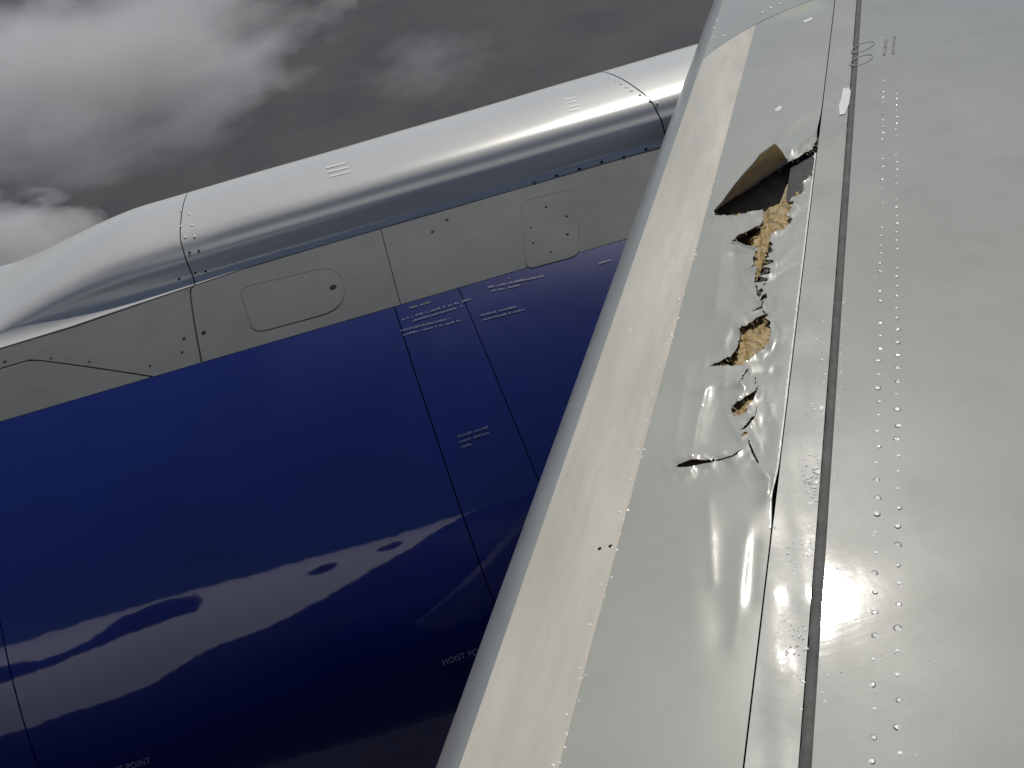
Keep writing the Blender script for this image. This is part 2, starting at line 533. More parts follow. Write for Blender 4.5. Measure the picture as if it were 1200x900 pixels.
# dents: polyline in pixels, half-width across (m), height (m, up positive)
DENTS = []
def dent(pts, w, h):
    DENTS.append((np.array(px_poly(pts)), w, h))
dent([(827, 457), (818, 490), (813, 520), (811, 538)], 0.012, 0.0036)
dent([(842, 466), (838, 495), (836, 518)], 0.034, -0.0050)
dent([(815, 458), (840, 452), (862, 450)], 0.012, 0.0025)
dent([(866, 449), (873, 456), (865, 468)], 0.009, 0.0070)
dent([(846, 440), (850, 443)], 0.030, 0.004)
dent([(804, 440), (797, 480), (792, 515)], 0.020, 0.003)
dent([(850, 395), (858, 370)], 0.035, 0.006)
dent([(866, 383), (868, 390)], 0.010, 0.005)
dent([(862, 290), (874, 292), (886, 293)], 0.010, 0.006)
dent([(845, 300), (842, 330), (838, 360)], 0.022, 0.004)
dent([(862, 300), (862, 330), (858, 355)], 0.024, -0.005)
dent([(928, 178), (945, 166), (955, 156)], 0.030, 0.014)
dent([(912, 172), (925, 150), (940, 138)], 0.030, 0.006)
dent([(930, 255), (945, 245)], 0.020, -0.004)
dent([(915, 305), (935, 285)], 0.012, 0.003)
dent([(905, 330), (925, 315), (945, 306)], 0.007, -0.0012)
dent([(910, 350), (918, 380)], 0.020, 0.003)
dent([(897, 420), (905, 410)], 0.014, -0.004)
dent([(880, 440), (905, 436)], 0.014, -0.004)
dent([(895, 500), (895, 530)], 0.022, -0.004)
dent([(845, 530), (820, 533), (797, 540)], 0.012, 0.006)
dent([(820, 556), (850, 549)], 0.020, -0.004)
dent([(893, 553), (902, 560), (900, 580)], 0.018, 0.008)
dent([(877, 620), (872, 660), (864, 715), (859, 750)], 0.018, 0.0011)
dent([(846, 640), (838, 690), (848, 735)], 0.030, -0.0022)
dent([(830, 590), (834, 640), (836, 680)], 0.016, 0.0018)
dent([(883, 640), (880, 700)], 0.014, -0.0015)

def seg_dist(P, A, B):
    d = B - A
    t = np.clip(((P - A) @ d) / max(1e-9, d @ d), 0, 1)
    return np.linalg.norm(P - (A + t[:, None] * d), axis=1)

def dents_at(P):
    D = np.zeros(len(P))
    Q = P * np.array([0.55, 1.0])          # the creases run longer along the span
    for pl, w, h in DENTS:
        pq = pl * np.array([0.55, 1.0])
        dd = np.min([seg_dist(Q, pq[i], pq[i + 1]) for i in range(len(pq) - 1)], axis=0)
        D += h * (np.exp(-(dd / w) ** 2) if h < 0 else np.exp(-(np.sqrt(dd * dd + (0.12 * w) ** 2) - 0.12 * w) / (0.75 * w)))
    return D

def hole_dist(P):
    dd = np.full(len(P), 9.0)
    for h in HOLES:
        H = np.array(h)
        for i in range(len(H)):
            dd = np.minimum(dd, seg_dist(P, H[i], H[(i + 1) % len(H)]))
    return dd

def inside(P, poly):
    poly = np.asarray(poly)
    x, y = P[:, 0], P[:, 1]
    r = np.zeros(len(P), bool)
    j = len(poly) - 1
    for i in range(len(poly)):
        xi, yi, xj, yj = poly[i][0], poly[i][1], poly[j][0], poly[j][1]
        cond = (yi > y) != (yj > y)
        with np.errstate(divide='ignore', invalid='ignore'):
            xx = (xj - xi) * (y - yi) / (yj - yi) + xi
        r ^= cond & (x < xx)
        j = i
    return r

def build_torn_skin():
    pts, edges = [], []
    def loop(poly):
        b = len(pts)
        pts.extend(poly)
        n = len(poly)
        edges.extend([(b + i, b + (i + 1) % n) for i in range(n)])
    # outer boundary
    te = [(s, gap_te(s)) for s in np.concatenate([np.linspace(SB, -0.5, 8)[:-1], np.linspace(-0.5, 2.0, 170), np.linspace(2.1, joint_s(-0.0965) - 0.003, 5)])]
    tip = [(joint_s(c) - 0.003, c) for c in np.linspace(-0.0965, CE, 14)[1:]]
    fr = [(s, CE) for s in np.linspace(joint_s(CE) - 0.003, SB, 90)[1:]]
    rear = [(SB, c) for c in np.linspace(CE, -0.0965, 8)[1:-1]]
    outer = te + tip + fr + rear
    loop(outer)
    for h in HOLES:
        H = []
        for i in range(len(h)):                       # roughen the torn outline
            a, b = np.array(h[i]), np.array(h[(i + 1) % len(h)])
            H.append(tuple(a))
            L = np.linalg.norm(b - a)
            if L > 0.016:
                k = max(2, int(L / 0.009))
                nrm = np.array([-(b - a)[1], (b - a)[0]]) / L
                for q in range(1, k):
                    H.append(tuple(a + (b - a) * q / k + nrm * rng.normal() * 0.0021))
        loop(H)
    fine = []
    for s in np.arange(-0.75, 2.0, 0.0105):
        for c in np.arange(CE + 0.006, -0.104, 0.0058):
            fine.append((s + rng.normal() * 0.001, c + rng.normal() * 0.0006))
    for s in list(np.arange(SB + 0.1, -0.8, 0.1)) + list(np.arange(2.04, 2.55, 0.06)):
        for c in np.arange(CE + 0.02, -0.12, 0.025):
            if s < joint_s(c) - 0.02:
                fine.append((s, c))
    pts2 = pts + fine
    res = delaunay_2d_cdt([Vector(p) for p in pts2], edges, [], 0, 1e-6)
    v2 = np.array([tuple(v) for v in res[0]])
    tris = np.array([f for f in res[2] if len(f) == 3])
    cen = v2[tris].mean(axis=1)
    keep = inside(cen, outer)
    for h in HOLES:
        keep &= ~inside(cen, h)
    tris = tris[keep]
    used, inv = np.unique(tris, return_inverse=True)
    v2 = v2[used]
    tris = inv.reshape(-1, 3)
    hd = hole_dist(v2)
    z = prof(v2[:, 1]) + dents_at(v2)
    # ragged lips: the skin next to a tear lifts or sinks a little
    lip = np.sin(v2[:, 0] * 37) + np.sin(v2[:, 0] * 91 + v2[:, 1] * 60) * 0.7
    z += np.exp(-(hd / 0.010) ** 2) * (0.0016 * lip + 0.0016)
    # crumpled folds close to the rip
    q = v2[:, 0] * 0.6
    fold = (1 - np.abs(np.sin(34 * q + 60 * v2[:, 1] + 1.5 * np.sin(19 * q)))) ** 3 - 0.25 + 0.7 * ((1 - np.abs(np.sin(21 * q - 47 * v2[:, 1] + 2.0 * np.sin(31 * v2[:, 1])))) ** 4 - 0.2)
    z += 0.0021 * fold * np.exp(-(hd / 0.045) ** 2)
    z += 0.0006 * np.sin(23 * v2[:, 0] + 17 * v2[:, 1]) * np.exp(-((v2[:, 0] - 0.7) / 0.9) ** 2)
    V = [wing_pt(a[0], a[1], zz) for a, zz in zip(v2, z)]
    F = oriented(V, [tuple(t) for t in tris], (0, 0, 1))
    o = thick('upper_skin', V, F, 0.0028, [M_slat, M_under, M_edge], slat)
    o['label'] = 'dented grey upper skin of the slat with a long ragged tear'
    return o
build_torn_skin()

# cream nose skin
def nose_strip(name, s_in, s_out_f, c_from, c_to_idx, mat, parent, rise=0.0, ns=120, idx0=None):
    sec = SECTION[idx0 if idx0 is not None else 0:c_to_idx]
    V = []
    for i in range(ns):
        t = i / (ns - 1)
        for k, (c, z) in enumerate(sec):
            s1 = s_out_f(max(c, -0.73))
            s = s_in(c) + (s1 - s_in(c)) * t
            V.append(wing_pt(s, c, z + rise + 0.0006 * math.sin(11 * s + 9 * c) * math.sin(5 * c)))
    ctr = lambda p: p - wing_pt(float((p - O0) @ ES), -0.52, -0.25)
    F = oriented(V, grid_faces(ns, len(sec)), ctr)
    return thick(name, V, F, 0.003, [mat, M_dark, mat], parent)
# resample the section so that the nose begins exactly at the border
_up = [i for i in range(len(SECTION)) if SECTION[i, 0] < CE]
i0 = _up[0]
SECTION = np.concatenate([SECTION[:i0], [[CE - 0.0004, prof(CE - 0.0004)]], SECTION[i0:]])
KS = int(np.argmin(np.abs(SECTION[:_k + 4, 0] + 0.628)))
nose = nose_strip('nose_skin', lambda c: SB, lambda c: joint_s(c) - 0.003, CE, KS + 1, M_nose, slat, rise=0.0006, idx0=i0)
lip = nose_strip('nose_lip', lambda c: SB, lambda c: joint_s(c) - 0.003, CE, len(SECTION), M_nose2, slat, rise=-0.0030, idx0=KS - 1)
lip['label'] = 'greyer lower lip of the slat nose'
nose['label'] = 'worn cream coloured nose of the slat'

# honeycomb core under the skin, gone where the skin was torn right off
VOIDS = [[pix_sc(x, y, -0.02) for x, y in P] for P in (
    [(830, 228), (834, 258), (893, 246.5), (918, 237), (943, 221), (970, 213), (972, 150), (900, 150)],
    [(903, 278), (899, 296), (893, 312), (888, 326), (884, 336), (876, 372), (908, 372), (915, 280)],
    [(824, 434), (862, 431), (866, 412), (870, 394), (866, 380), (826, 400)],
    [(856, 296), (880, 291), (889, 273), (896, 262), (888, 262), (850, 280)])]
cs = np.arange(-0.405, -0.1325, 0.0050)
ss = np.arange(-0.25, 1.75, 0.0058)
V, P2 = [], []
for s in ss:
    for c in cs:
        z = float(prof(c)) - (0.019 if s > 0.6 else 0.015) + 0.003 * math.sin(31 * s + 12 * math.sin(25 * c)) * math.sin(44 * c + 2 * s) + 0.0011 * rng.normal() + (0.004 if math.sin(55 * s + 3 * math.sin(40 * c)) > 0.75 else 0.0)
        P2.append((s, c))
        V.append(wing_pt(s, c, z))
F = np.array(oriented(V, grid_faces(len(ss), len(cs)), (0, 0, 1)))
cen = np.array(P2)[F].mean(axis=1)
keep = np.ones(len(F), bool)
for P in VOIDS:
    keep &= ~inside(cen + rng.normal(size=cen.shape) * 0.002, P)
F = F[keep]
used, inv = np.unique(F, return_inverse=True)
V = np.array(V)[used]
F = [tuple(f) for f in inv.reshape(-1, 4)]
core = thick('honeycomb_core', V, F, 0.022, [M_core, M_dark, M_core], slat)
core['label'] = 'amber honeycomb core showing through the tears'
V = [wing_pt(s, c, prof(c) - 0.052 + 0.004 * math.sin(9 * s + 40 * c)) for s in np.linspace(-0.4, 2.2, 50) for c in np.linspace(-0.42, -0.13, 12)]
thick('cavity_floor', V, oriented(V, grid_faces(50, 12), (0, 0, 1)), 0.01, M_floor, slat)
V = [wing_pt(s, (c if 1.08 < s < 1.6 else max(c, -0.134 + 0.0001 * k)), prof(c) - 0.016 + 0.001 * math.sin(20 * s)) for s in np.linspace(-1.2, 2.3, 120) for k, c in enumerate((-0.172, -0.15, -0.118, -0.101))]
thick('trailing_edge_shade_plate', V, oriented(V, grid_faces(120, 4), (0, 0, 1)), 0.01, M_shade, slat)  # edge plate, widened and blackened to paint shade over the lit cavity floor
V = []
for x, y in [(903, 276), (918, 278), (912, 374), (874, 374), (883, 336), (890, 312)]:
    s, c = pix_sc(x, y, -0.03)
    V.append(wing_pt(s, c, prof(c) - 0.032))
thick('tear_shade_sheet', V, oriented(V, [tuple(range(6))], (0, 0, 1)), 0.01, M_shade, slat)  # dark sheet added below the teeth, painting shade into the small holes

# the flap of skin peeled up beside the main hole
def build_flap():
    A, Cc = np.array(wing_pt(*pix_sc(839, 245), 0)), np.array(wing_pt(*pix_sc(924, 188), 0))
    A[2] = prof((A - O0) @ EN) + 0.001
    Cc[2] = prof((Cc - O0) @ EN) + 0.004
    Bp = np.array([2.395, -0.977, 0.130])
    # plane through hinge and apex
    nrm = np.cross(Cc - A, Bp - A)
    nrm /= np.linalg.norm(nrm)
    def hit(x, y):
        d = ray(x, y)
        return CAM + d * (((A - CAM) @ nrm) / (d @ nrm))
    top_px = [(838.5, 244), (846, 236), (856, 222), (868, 207), (877, 197), (886, 187), (891, 180), (900, 173.5), (907.5, 168), (912, 172), (917, 178), (921, 185), (924.2, 188)]
    top = catmull([hit(*p) for p in top_px], 3)
    hinge = catmull([A, A + (Cc - A) * 0.33 + EZ * -0.002, A + (Cc - A) * 0.7 + EZ * 0.003, Cc], 12)
    n = len(top)
    hs = np.array([[np.interp(i / (n - 1), np.linspace(0, 1, len(hinge)), hinge[:, k]) for k in range(3)] for i in range(n)])
    # the top outline's parameter follows the hinge direction
    ax = (Cc - A) / np.linalg.norm(Cc - A)
    V = []
    m = 12
    side = nrm if nrm @ (CAM - A) > 0 else -nrm
    for i in range(n):
        tt = np.clip((top[i] - A) @ ax / np.linalg.norm(Cc - A), 0, 1)
        h0 = A + (Cc - A) * (0.55 * tt + 0.45 * i / (n - 1))
        for j in range(m):
            v = j / (m - 1)
            p = h0 + (top[i] - h0) * v
            bow = math.sin(v * math.pi) * 0.012 * np.linalg.norm(top[i] - h0) / 0.13
            p = p - side * bow + side * 0.0012 * rng.normal() * math.sin(v * math.pi)
            V.append(p)
    F = oriented(V, grid_faces(n, m), -side)
    o = thick('skin_flap', V, F, 0.003, [M_slat, M_under, M_edge], slat)
    o['label'] = 'triangular flap of skin peeled up, brown underside showing'
    return o
build_flap()

# small loose shreds standing in the tears
def shred(px, up, mat, name='skin_shred'):
    """px: outline in pixels, lifted by up (m) at its last points"""
    V = []
    for (x, y), u in zip(px, up):
        s, c = pix_sc(x, y)
        V.append(wing_pt(s, c, prof(c) + u))
    F = oriented(V, [tuple(range(len(V)))], (0, 0, 1))
    return thick(name, V, F, 0.002, [mat, M_under, M_edge], slat)
shred([(857, 284), (866, 286.5), (874, 290), (886, 292), (884, 296), (868, 292), (858, 287)], [0.006, 0.009, 0.008, 0.010, 0.003, 0.002, 0.002], M_slat)

def frayed():
    V, F = [], []
    for h in HOLES[:1] + HOLES[5:7]:
        H = np.array(h)
        cen = H.mean(axis=0)
        for i in range(len(H)):
            a, b = H[i], H[(i + 1) % len(H)]
            L = np.linalg.norm(b - a)
            if L > 0.2:
                continue
            for _ in range(max(1, int(L / 0.012))):
                u = rng.random()
                p = a + (b - a) * u
                d = (b - a) / max(L, 1e-6)
                nv = np.array([-d[1], d[0]])
                if not inside(np.array([p + nv * 0.004]), H)[0]:
                    nv = -nv
                ln = rng.uniform(0.004, 0.016)
                w = rng.uniform(0.0008, 0.0028)
                tip = p + nv * ln + d * rng.normal() * 0.006
                k = len(V)
                z0 = float(prof(p[1])) - 0.001
                V += [wing_pt(*(p - d * w - nv * 0.002), z0), wing_pt(*(p + d * w - nv * 0.002), z0), wing_pt(*tip, z0 + rng.normal() * 0.004 - 0.003)]
                F.append((k, k + 1, k + 2))
    o = mesh_obj('frayed_fibres', V, oriented(V, F, (0, 0, 1)), M_edge2, slat, smooth=False)
    o['kind'] = 'stuff'
frayed()

# slat lower body so that the slat is closed below
V = [wing_pt(s, c, z) for s in (SB, 2.3) for c, z in ((-0.48, -0.409), (-0.30, -0.36), (-0.17, -0.25), (-0.13, -0.06))]
mesh_obj('inner_skin', V, oriented(V, grid_faces(2, 4), (0, 0, -1)), M_wing, slat, smooth=False)

# ---- next slat outboard
slat2 = empty('slat', plane)
slat2['label'] = 'undamaged silver grey slat outboard of the curved joint'
n2 = nose_strip('upper_skin', lambda c: joint_s(max(c, -0.73)) + 0.003, lambda c: S1, 0, KS + 1, M_slat, slat2, ns=60,
                idx0=int(np.argmin(np.abs(SECTION[:40, 0] + 0.0965))))
n3 = nose_strip('nose_skin', lambda c: joint_s(max(c, -0.73)) + 0.003, lambda c: S1, 0, len(SECTION), M_nose2, slat2, rise=-0.0035, ns=60, idx0=KS - 1)
# dark rib closing the joint between the slats
ribV, ribF = [], []
sec = SECTION[int(np.argmin(np.abs(SECTION[:40, 0] + 0.0965))):]
for ds in (-0.03, 0.03):
    for c, z in sec:
        q = np.array([c, z]) + (np.array([-0.5, -0.2]) - np.array([c, z])) * 0.02
        ribV.append(wing_pt(joint_s(max(c, -0.73)) + ds, q[0], q[1] - 0.006))
mesh_obj('joint_rib', ribV, oriented(ribV, grid_faces(2, len(sec)), (0, 0, 1)), M_gap, slat2)

# ------------------------------------------------------------------ fasteners
def dome_mesh(name, r, h, mat, seg=10):
    V = [(0, 0, h)]
    F = []
    rings = [(0.45, 0.85), (0.8, 0.42), (1.0, -0.15)]
    for rr, hh in rings:
        for k in range(seg):
            a = 2 * math.pi * k / seg
            V.append((r * rr * math.cos(a), r * rr * math.sin(a), h * hh))
    for k in range(seg):
        F.append((0, 1 + k, 1 + (k + 1) % seg))
        for q in range(2):
            a, b = 1 + q * seg + k, 1 + q * seg + (k + 1) % seg
            F.append((a, a + seg, b + seg, b))
    me = bpy.data.meshes.new(name)
    me.from_pydata(V, [], F)
    me.materials.append(mat)
    me.polygons.foreach_set('use_smooth', [True] * len(F))
    return me

def ring_rivet_mesh(name, r, h, mat):
    """fastener head with a sunk rim and a slightly domed, off-centre crown"""
    prof_ = [(0.0, 0.7), (0.35, 0.75), (0.55, 0.30), (0.72, 0.55), (0.9, 0.9), (1.05, 0.25), (1.45, 0.12), (1.5, -0.3)]
    seg = 14
    V, F = [(0, 0, h * prof_[0][1])], []
    for rr, hh in prof_[1:]:
        for k in range(seg):
            a = 2 * math.pi * k / seg
            V.append((r * rr * math.cos(a), r * rr * math.sin(a), h * hh * (1 + 0.25 * math.sin(a * 2 + rr * 3))))
    for k in range(seg):
        F.append((0, 1 + k, 1 + (k + 1) % seg))
        for q in range(len(prof_) - 2):
            a, b = 1 + q * seg + k, 1 + q * seg + (k + 1) % seg
            F.append((a, a + seg, b + seg, b))
    me = bpy.data.meshes.new(name)
    me.from_pydata(V, [], F)
    me.materials.append(mat)
    me.materials.append(M_grime)
    nq = len(prof_) - 2
    idx = []
    for k in range(seg):
        idx += [0] + [1 if q >= nq - 2 else 0 for q in range(nq)]
    me.polygons.foreach_set('material_index', np.array(idx, dtype=np.int32))
    me.polygons.foreach_set('use_smooth', [True] * len(F))
    return me

ME_WRIVET = [ring_rivet_mesh('rivet', 0.0052, 0.0015, M_chip), ring_rivet_mesh('rivet', 0.0046, 0.0019, M_chip), dome_mesh('rivet', 0.0046, 0.0016, M_chip)]
ME_SRIVET = dome_mesh('rivet', 0.0075, 0.003, M_chip)
ME_BOLT = dome_mesh('bolt', 0.008, 0.002, M_bolt)

def place(me, name, p, normal, parent, scale=1.0, spin=None):
    o = link(bpy.data.objects.new(name, me), parent)
    q = Vector(normal).to_track_quat('Z', 'Y')
    o.rotation_mode = 'QUATERNION'
    from mathutils import Quaternion
    o.rotation_quaternion = q @ Quaternion((0, 0, 1), random.random() * 6.28 if spin is None else spin)
    o.location = tuple(p)
    o.scale = (scale,) * 3
    return o

# two rows of fasteners on the wing skin
sA = (on_plane(1024, 894) - O0) @ ES
sB = (on_plane(1030, 603) - O0) @ ES
pitch = (sB - sA) / 11.0
for row, (c0, off) in enumerate(((0.103, 0.0), (0.143, 0.45))):
    s = sA - pitch * (0.5 if row else 0)
    k = 0
    while s < 1.85:
        far = s > 0.5
        skip = far and random.random() < 0.18
        if not skip:
            c = c0 + random.uniform(-0.0025, 0.0025)
            zz = float(wing_z(c) + wav(s, c))
            tilt = Vector((random.gauss(0, 0.12), random.gauss(0, 0.12), 1))
            place(random.choice(ME_WRIVET), 'rivet', wing_pt(s + random.uniform(-.004, .004), c, zz), tilt, wing, random.uniform(0.75, 1.1) * (0.8 if far else 1.0))
        s += pitch * (1.0 if not far else 0.9)
        k += 1

# ------------------------------------------------------------------ engine nacelle
NX, NZ, NR = 3.78, -2.55, 2.15
nac = empty('engine_nacelle', plane)
nac['label'] = 'engine nacelle, dark grey along the top and glossy navy below'
DG = math.pi / 180

def nac_pt(th, y, dr=0.0):
    """th: degrees from straight up towards the fuselage"""
    r = NR + dr
    if y > 2.4:
        r -= 0.10 * ((y - 2.4) / 1.2) ** 2
    if y < -0.6:
        r -= 0.03 * (-0.6 - y) ** 2
    return np.array([NX - r * math.sin(th * DG), y, NZ + r * math.cos(th * DG)])

def nac_hit(x, y):
    d = ray(x, y)
    a = d[0] ** 2 + d[2] ** 2
    ox, oz = CAM[0] - NX, CAM[2] - NZ
    b = ox * d[0] + oz * d[2]
    c = ox * ox + oz * oz - NR * NR
    D = max(0.0, b * b - a * c)
    p = CAM + d * ((-b - math.sqrt(D)) / a)
    return math.degrees(math.atan2(NX - p[0], p[2] - NZ)), float(p[1])

def nac_normal(th):
    return np.array([-math.sin(th * DG), 0, math.cos(th * DG)])

def nac_patch(name, y0, y1, t0, t1, mat, label=None, ny=40, nt_=24, dr=0.0, t=0.012, parent=None):
    """panel between th limits t0(v)/t1(v) and y limits that may be functions of the other parameter"""
    V = []
    fy0 = y0 if callable(y0) else (lambda th: y0)
    fy1 = y1 if callable(y1) else (lambda th: y1)
    for i in range(ny):
        for j in range(nt_):
            v = j / (nt_ - 1)
            u = i / (ny - 1)
            if callable(t0) or callable(t1):
                y = (y0 + (y1 - y0) * u)
                a = t0(y) if callable(t0) else t0
                b = t1(y) if callable(t1) else t1
                th = a + (b - a) * v
            else:
                th = t0 + (t1 - t0) * v
                y = fy0(th) + (fy1(th) - fy0(th)) * u
            V.append(nac_pt(th, y, dr + 0.0012 * math.sin(2.3 * y + th * 0.11) * math.sin(th * 0.17 + y)))
    F = oriented(V, grid_faces(ny, nt_), lambda p: np.array([p[0] - NX, 0, p[2] - NZ]))
    o = thick(name, V, F, t, [mat, M_gap, mat], parent or nac)
    if label:
        o['label'] = label
    return o

TG, TB = 4.93, 18.35                # pylon edge and grey / blue border, degrees
Y_END, Y_NOSE = -3.0, 3.6
# inner barrel closing all joints
V = [nac_pt(th, y, -0.016) for y in np.linspace(Y_END, Y_NOSE, 40) for th in np.linspace(-180, 180, 97)]
mesh_obj('inner_barrel', V, oriented(V, grid_faces(40, 97), lambda p: np.array([p[0] - NX, 0, p[2] - NZ])), M_gap, nac)

def corner(th):                     # front edge of the grey hinged panel, rounded at its upper corner
    d = (th - TG - 0.15) * DG * NR
    r = 0.06
    e = (r - math.sqrt(max(0, r * r - (r - d) ** 2))) if d < r else 0.0
    return 1.262 - e - (th - TG) * 0.0043
nac_patch('upper_cowl_panel', lambda th: 0.372 - 0.0015 * (th - TG), corner, TG + 0.15, TB - 0.05, M_cowl, 'dark grey upper cowl panel with a rounded access hatch')
nac_patch('upper_cowl_panel', Y_END, lambda th: 0.3685 - 0.0015 * (th - TG), TG + 0.15, TB - 0.05, M_cowl)
def ta(y):
    return 18.3 if y < 1.42 else (18.3 - (18.3 - 10.4) * min(1.0, (y - 1.42) / 0.55))
yA = 1.268
def front_edge(th):
    d = (th - TG - 0.15) * DG * NR
    return corner(th) + 0.008
nac_patch('forward_fairing_panel', lambda th: front_edge(th), lambda th: 1.42 if th > 10.4 else 1.42, 3.0, TB - 0.05, M_cowl, ny=14)
nac_patch('forward_fairing_panel', 1.4195, Y_NOSE, 3.0, lambda y: ta(y) - 0.1, M_cowl)
nac_patch('forward_lower_panel', 1.43, Y_NOSE, lambda y: ta(y) + 0.1, TB - 0.05, M_cowl, 'pale grey wedge panel ahead of the cowl seam')
# the far side of the crown, under and beyond the pylon
nac_patch('outboard_cowl_panel', Y_END, Y_NOSE, -170, 2.9, M_blue, nt_=60)

# blue cowls
def seam(p, q):
    (ta_, ya_), (tb_, yb_) = nac_hit(*p), nac_hit(*q)
    return lambda th: ya_ + (yb_ - ya_) * (th - ta_) / (tb_ - ta_)
SE1 = seam((466, 372), (541, 600))
SE2 = seam((552, 372), (630, 560))
YF = 2.126
nac_patch('nose_cowl', YF + 0.003, Y_NOSE, TB + 0.03, 150, M_blue, 'navy intake cowl forward of the vertical seam', nt_=70)
nac_patch('fan_cowl', lambda th: SE1(min(th, 70)) + 0.0025, YF - 0.003, TB + 0.03, 150, M_blue, 'large glossy navy fan cowl', nt_=70)
nac_patch('fan_cowl', lambda th: SE2(min(th, 70)) + 0.002, lambda th: SE1(min(th, 70)) - 0.0025, TB + 0.03, 150, M_blue, nt_=70)
nac_patch('reverser_cowl', Y_END, lambda th: SE2(min(th, 70)) - 0.002, TB + 0.03, 150, M_blue, 'navy cowl tucked behind the wing leading edge', nt_=70)

# hatch outlines: thin raised door plus a fine dark sealing line round it
def hatch(corners_px, rad, name, label, line_w=0.0035, mat=M_cowl):
    c = [nac_hit(*p) for p in corners_px]            # four corners, in order
    # to flat coordinates (u = arc length, v = y)
    P = np.array([(th * DG * NR, y) for th, y in c])
    out = []
    n = len(P)
    for i in range(n):
        a, b, d = P[i - 1], P[i], P[(i + 1) % n]
        r = min(rad[i], 0.46 * np.linalg.norm(a - b), 0.46 * np.linalg.norm(d - b))
        u1, u2 = (a - b) / np.linalg.norm(a - b), (d - b) / np.linalg.norm(d - b)
        for k in range(9):
            t = k / 8
            out.append((1 - t) ** 2 * (b + u1 * r) + 2 * t * (1 - t) * b + t * t * (b + u2 * r))
        e0 = b + u2 * r
        e1 = d - u2 * min(rad[(i + 1) % n], 0.46 * np.linalg.norm(d - b), 0.46 * np.linalg.norm(P[(i + 2) % n] - d))
        out += [e0 + (e1 - e0) * k / 14 for k in range(1, 14)]
    out = np.array(out)
    cen = out.mean(axis=0)
    def lift(p, dr):
        return nac_pt(p[0] / NR / DG, p[1], dr)
    m = len(out)
    V, F = [], []
    rings = [(1.0, 0.0017), (0.995, 0.0020), (0.975, 0.0021), (0.95, 0.0021)] + [(1.0 - k / 12.0, 0.0021) for k in range(1, 12)]
    for k, dr in rings:
        V += [lift(cen + (q - cen) * k, dr) for q in out]
    V.append(lift(cen, 0.0021))
    for g in range(len(rings) - 1):
        F += [(g * m + i, g * m + (i + 1) % m, (g + 1) * m + (i + 1) % m, (g + 1) * m + i) for i in range(m)]
    g = (len(rings) - 1) * m
    F += [(g + i, g + (i + 1) % m, len(V) - 1) for i in range(m)]
    F = oriented(V, F, lambda p: np.array([p[0] - NX, 0, p[2] - NZ]))
    o = mesh_obj(name, V, F, mat, nac)
    o['label'] = label
    L = []
    for i in range(m):
        t = out[(i + 1) % m] - out[i - 1]
        t = np.array([-t[1], t[0]]) / max(1e-9, np.linalg.norm(t))
        L += [lift(out[i] - t * line_w / 2, 0.0030), lift(out[i] + t * line_w / 2, 0.0030)]
    LF = [(2 * i, 2 * i + 1, 2 * ((i + 1) % m) + 1, 2 * ((i + 1) % m)) for i in range(m)]
    LF = oriented(L, LF, lambda p: np.array([p[0] - NX, 0, p[2] - NZ]))
    mesh_obj('hatch_seal', L, LF, M_hline, nac)
hatch([(281, 338), (398, 310), (408, 361), (297, 391)], [0.05, 0.17, 0.17, 0.06], 'access_hatch', 'rounded access hatch with one dark latch hole')
hatch([(611, 236), (677, 220), (679, 299), (617, 316)], [0.06, 0.06, 0.04, 0.04], 'access_hatch', 'small upright hatch with six dimples near the wing')

def nac_bolt(x, y, sc=1.0, me=None, name='bolt'):
    th, yy = nac_hit(x, y)
    place(me or ME_BOLT, name, nac_pt(th, yy, 0.003), nac_normal(th), nac, sc)
nac_bolt(390.5, 337, 2.0)
for x, y, sc in ((239, 390, 1.3), (216, 397, 0.9), (214, 413, 0.7), (60, 420, 0.7), (105, 424, 0.6), (176, 429, 0.7), (507, 272, 0.9), (524, 258, 0.9), (640, 243, 0.8), (664, 254, 0.8), (665, 275, 0.8),
                 (622, 267, 0.6), (625, 285, 0.6), (646, 296, 0.6), (6, 424, 0.9)):
    nac_bolt(x, y, sc)

# stencilled writing on the cowl
def text_on_cowl(body, x, y, x2, y2, size_px, mat):
    t0, y0 = nac_hit(x, y)
    t1, y1 = nac_hit(x2, y2)
    cu = bpy.data.curves.new('stencil', 'FONT')
    cu.body = body
    cu.size = 1.0
    cu.space_character = 1.08
    ob = bpy.data.objects.new('stencil', cu)
    COL.objects.link(ob)
    dg = bpy.context.evaluated_depsgraph_get()
    me = bpy.data.meshes.new_from_object(ob.evaluated_get(dg))
    bpy.data.objects.remove(ob)
    vs = np.array([v.co[:] for v in me.vertices])
    fs = [tuple(p.vertices) for p in me.polygons]
    w = vs[:, 0].max()
    Lm = math.hypot(y1 - y0, (t1 - t0) * DG * NR)
    k = Lm / w
    du = np.array([(t1 - t0) * DG * NR, y1 - y0]) / Lm          # text direction (arc, y)
    dv = np.array([-abs(du[1]), du[0] * np.sign(-du[1])])        # text up = towards the crown
    V = []
    for v in vs:
        q = np.array([t0 * DG * NR, y0]) + du * v[0] * k + dv * v[1] * k * size_px
        V.append(nac_pt(q[0] / NR / DG, q[1], 0.003))
    F = oriented(V, fs, lambda p: np.array([p[0] - NX, 0, p[2] - NZ]))
    o = mesh_obj('stencil_text', V, F, mat, nac, smooth=False)
    return o
o = text_on_cowl('HOIST POINT', 519.5, 779.5, 577, 761, 1.15, M_wtext)
o['label'] = 'white stencilled words partly hidden by the wing nose'
o = text_on_cowl('HOIST POINT', 119, 911, 177.5, 893.5, 1.15, M_wtext)

